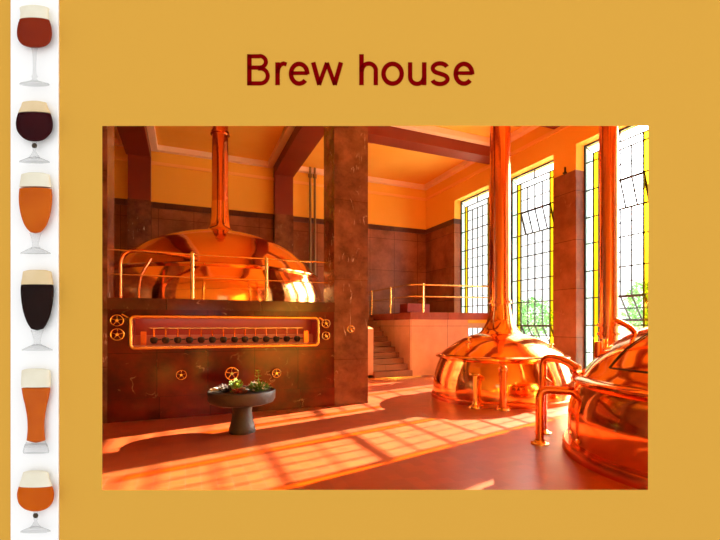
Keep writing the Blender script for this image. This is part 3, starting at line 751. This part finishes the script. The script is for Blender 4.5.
for (x, y) in ((.43, -.04), (.02, 1.53), (.02, 3.2)):
    MB().tube([(x, y, 0), (x, y, .94)], .036, 14).build('post', M['brass'], t)
tag(MB().box((7.2, 13.6, 2.04), (8.1, 14.2, 2.40)).build('storage_box', M['darkbox'], smooth=0), 'low dark red box standing on the gallery behind the brass railing', 'box')
tag(MB().box((4.85, 11.85, 0), (6.75, 11.93, .05)).build('floor_strip', M['brass'], smooth=0), 'yellow brass strip on the floor at the foot of the stairs', 'strip')

# ------------------------------------------------------------------ planter
pt = (6.55*(F.x+(-.306)*R.x), 6.55*(F.y+(-.306)*R.y))
t = thing('pedestal_planter', 'dark grey round bowl planter on a flared pedestal standing on the red tiles', 'planter', (pt[0], pt[1], 0))
MB().lathe([(0,0), (.19,0), (.2,.02), (.185,.09), (.155,.2), (.14,.3), (.15,.38), (.165,.41), (0,.41)], 48).build('pedestal', M['planter'], t, 40)
MB().lathe([(0,.40), (.17,.40), (.38,.435), (.46,.46), (.484,.50), (.492,.62), (.485,.635), (.465,.635), (.46,.60), (0,.60)], 64).build('bowl', M['planter'], t, 40)
MB().lathe([(0,.626), (.3,.622), (.462,.612)], 40).build('soil', M['soil'], t)
def plant(name, label, dx, dy, fn):
    o = thing(name, label, 'plant', (pt[0]+R.x*dx-F.x*dy, pt[1]+R.y*dx-F.y*dy, .60)); fn(o); return o
rnd = random.Random(4)
def leafblob(mb, c, s, n, size, up=.4):
    for i in range(n):
        a = rnd.uniform(0, 2*PI); el = rnd.uniform(0, 1); rr = rnd.uniform(.3, 1)
        d = Vector((math.cos(a)*math.cos(el), math.sin(a)*math.cos(el), math.sin(el)+up)).normalized()
        p = Vector(c)+Vector((d.x*s[0], d.y*s[1], d.z*s[2]))*rr
        sd = d.cross(Vector((0,0,1))).normalized(); k = rnd.uniform(.6, 1.2)*size; n_ = d.cross(sd)*.15*k
        q = [p-d*k*.5, p+sd*k*.35+n_, p+d*k*.6, p-sd*k*.35+n_]
        mb.add(q, [(0,1,2,3)])
def f_green(o):
    m = MB(); leafblob(m, (0,0,.01), (.22,.24,.16), 340, .05); m.build('leaves', M['leaf'], o, smooth=0)
    m = MB(); leafblob(m, (0.02,.0,.05), (.18,.2,.14), 50, .035); m.build('petals', M['flower'], o, smooth=0)
def f_spike(o):
    MB().tube([(0,0,0), (.01,0,.15), (0,0,.34)], [.007,.006,.004], 8).build('stem', M['leaf'], o)
    m = MB()
    for z in (.1, .15, .2, .25, .3, .33): leafblob(m, (0,0,z), (.045,.045,.03), 12, .035, .0)
    m.build('leaves', M['paleleaf'], o, smooth=0)
    m = MB()
    for x, z in ((-.05,.1),(.06,.11),(0,.07),(.07,.06),(-.07,.05)): leafblob(m, (x,-.03,z), (.03,.03,.03), 14, .03, .2)
    m.build('petals', M['flower'], o, smooth=0)
def f_pale(o):
    m = MB(); leafblob(m, (0,0,.02), (.14,.16,.2), 110, .055, .6); m.build('leaves', M['paleleaf'], o, smooth=0)
    m = MB(); leafblob(m, (-.03,0,-.01), (.13,.11,.09), 60, .05, .3); m.build('dark_leaves', M['leaf'], o, smooth=0)
def f_russet(o):
    m = MB(); leafblob(m, (0,0,0), (.14,.14,.11), 180, .04); m.build('leaves', M['russet'], o, smooth=0)
def f_dark(o):
    m = MB(); leafblob(m, (0,0,0), (.16,.22,.14), 220, .045); m.build('leaves', pbr('dark_leaf', (60, 30, 26), .7), o, smooth=0)
plant('flowering_plant', 'low green plant with cream flowers at the right side of the planter', .25, .05, f_green)
plant('upright_flower', 'upright pale flower spike, tallest plant in the planter', .27, .12, f_spike)
plant('leafy_plant', 'bright pale green leafy plant in the middle of the planter', -.07, .08, f_pale)
plant('russet_plant', 'russet brown clump between the pale green plant and the cream flowers', .03, .22, f_russet)
plant('dark_leafed_plant', 'dark reddish leafed clump at the left side of the planter', -.2, .1, f_dark)
ws = MB()
for (x, y, z, s) in ((0,0,.02,.05), (.07,.01,.025,.045), (-.06,.0,.01,.035)):
    ws.lathe([(0,-s*.6),(s*.8,-s*.4),(s,0),(s*.7,s*.5),(0,s*.6)], 10, (x, y, z))
o = ws.build('white_ornament', M['whitestone']); o.location = (pt[0]-R.x*.36-F.x*.1, pt[1]-R.y*.36-F.y*.1, .64); tag(o, 'small pale stone ornament lying at the left edge of the planter bowl', 'ornament')

# ------------------------------------------------------------------ light
SUN_AZ = math.atan2(.27, 1.0); SUN_EL = math.radians(29.5)
sd = Vector((math.cos(SUN_EL)*math.cos(SUN_AZ), math.cos(SUN_EL)*math.sin(SUN_AZ), math.sin(SUN_EL)))
sl = bpy.data.lights.new('sun', 'SUN'); sl.energy = 62; sl.angle = math.radians(.53); sl.color = (1, .87, .62)
so = bpy.data.objects.new('sun', sl); C.objects.link(so); so.rotation_euler = (-sd).to_track_quat('-Z', 'Y').to_euler()
W = bpy.data.worlds.new('sky'); bpy.context.scene.world = W; W.use_nodes = True
N = W.node_tree.nodes; L = W.node_tree.links; N.clear()
wo = N.new('ShaderNodeOutputWorld'); bg = N.new('ShaderNodeBackground'); L.new(bg.outputs[0], wo.inputs[0])
tc = N.new('ShaderNodeTexCoord'); vm = N.new('ShaderNodeVectorMath'); vm.operation = 'DOT_PRODUCT'
L.new(tc.outputs['Generated'], vm.inputs[0]); vm.inputs[1].default_value = sd
mr = N.new('ShaderNodeMapRange'); mr.interpolation_type = 'SMOOTHSTEP'; mr.inputs['From Min'].default_value = .80; mr.inputs['From Max'].default_value = 1.0
mr.inputs['To Min'].default_value = 0.0; mr.inputs['To Max'].default_value = 8.0
L.new(vm.outputs['Value'], mr.inputs['Value'])
vm2 = N.new('ShaderNodeVectorMath'); vm2.operation = 'DOT_PRODUCT'
L.new(tc.outputs['Generated'], vm2.inputs[0]); vm2.inputs[1].default_value = Vector((.94, .10, .34)).normalized()
mr2 = N.new('ShaderNodeMapRange'); mr2.interpolation_type = 'SMOOTHSTEP'; mr2.inputs['From Min'].default_value = .84; mr2.inputs['From Max'].default_value = .98
mr2.inputs['To Min'].default_value = 1.0; mr2.inputs['To Max'].default_value = 24.0
L.new(vm2.outputs['Value'], mr2.inputs['Value'])
vm3 = N.new('ShaderNodeVectorMath'); vm3.operation = 'DOT_PRODUCT'
L.new(tc.outputs['Generated'], vm3.inputs[0]); vm3.inputs[1].default_value = Vector((.66, .72, .16)).normalized()
mr3 = N.new('ShaderNodeMapRange'); mr3.interpolation_type = 'SMOOTHSTEP'; mr3.inputs['From Min'].default_value = .80; mr3.inputs['From Max'].default_value = .97
mr3.inputs['To Min'].default_value = 0.0; mr3.inputs['To Max'].default_value = .7; L.new(vm3.outputs['Value'], mr3.inputs['Value'])
ad3 = N.new('ShaderNodeMath'); ad3.operation = 'ADD'; L.new(mr3.outputs[0], ad3.inputs[0]); L.new(mr2.outputs[0], ad3.inputs[1])
ads = N.new('ShaderNodeMath'); ads.operation = 'ADD'; L.new(mr.outputs[0], ads.inputs[0]); L.new(ad3.outputs[0], ads.inputs[1]); L.new(ads.outputs[0], bg.inputs['Strength'])
bg.inputs['Color'].default_value = (1, 1, 1, 1)
for i, (p, q) in enumerate(WIN):
    al = bpy.data.lights.new('window_portal', 'AREA'); al.shape = 'RECTANGLE'; al.size = q-p; al.size_y = ZT-ZS
    al.cycles.is_portal = True
    ao = bpy.data.objects.new('window_portal', al); C.objects.link(ao); ao.location = (XO+.02, (p+q)/2, (ZS+ZT)/2)
    ao.rotation_euler = Vector((-1, 0, 0)).to_track_quat('-Z', 'Y').to_euler()

# ------------------------------------------------------------------ camera
cam = bpy.data.cameras.new('camera'); co = bpy.data.objects.new('camera', cam); C.objects.link(co)
co.location = (0, 0, EYE); co.rotation_euler = (PI/2, 0, -TH)
cam.sensor_width = 36; cam.lens = 434/720*36; cam.shift_x = -15/720; cam.shift_y = 56/720; cam.clip_start = .05; cam.clip_end = 300
sc = bpy.context.scene; sc.camera = co
sc.view_settings.view_transform = 'Standard'; sc.view_settings.look = 'None'; sc.view_settings.exposure = 0; sc.view_settings.gamma = 1
sc.view_settings.use_curve_mapping = False
sc.cycles.use_denoising = True
sc.cycles.max_bounces = 10; sc.cycles.diffuse_bounces = 5; sc.cycles.glossy_bounces = 5; sc.cycles.transparent_max_bounces = 16
sc.cycles.sample_clamp_indirect = 12
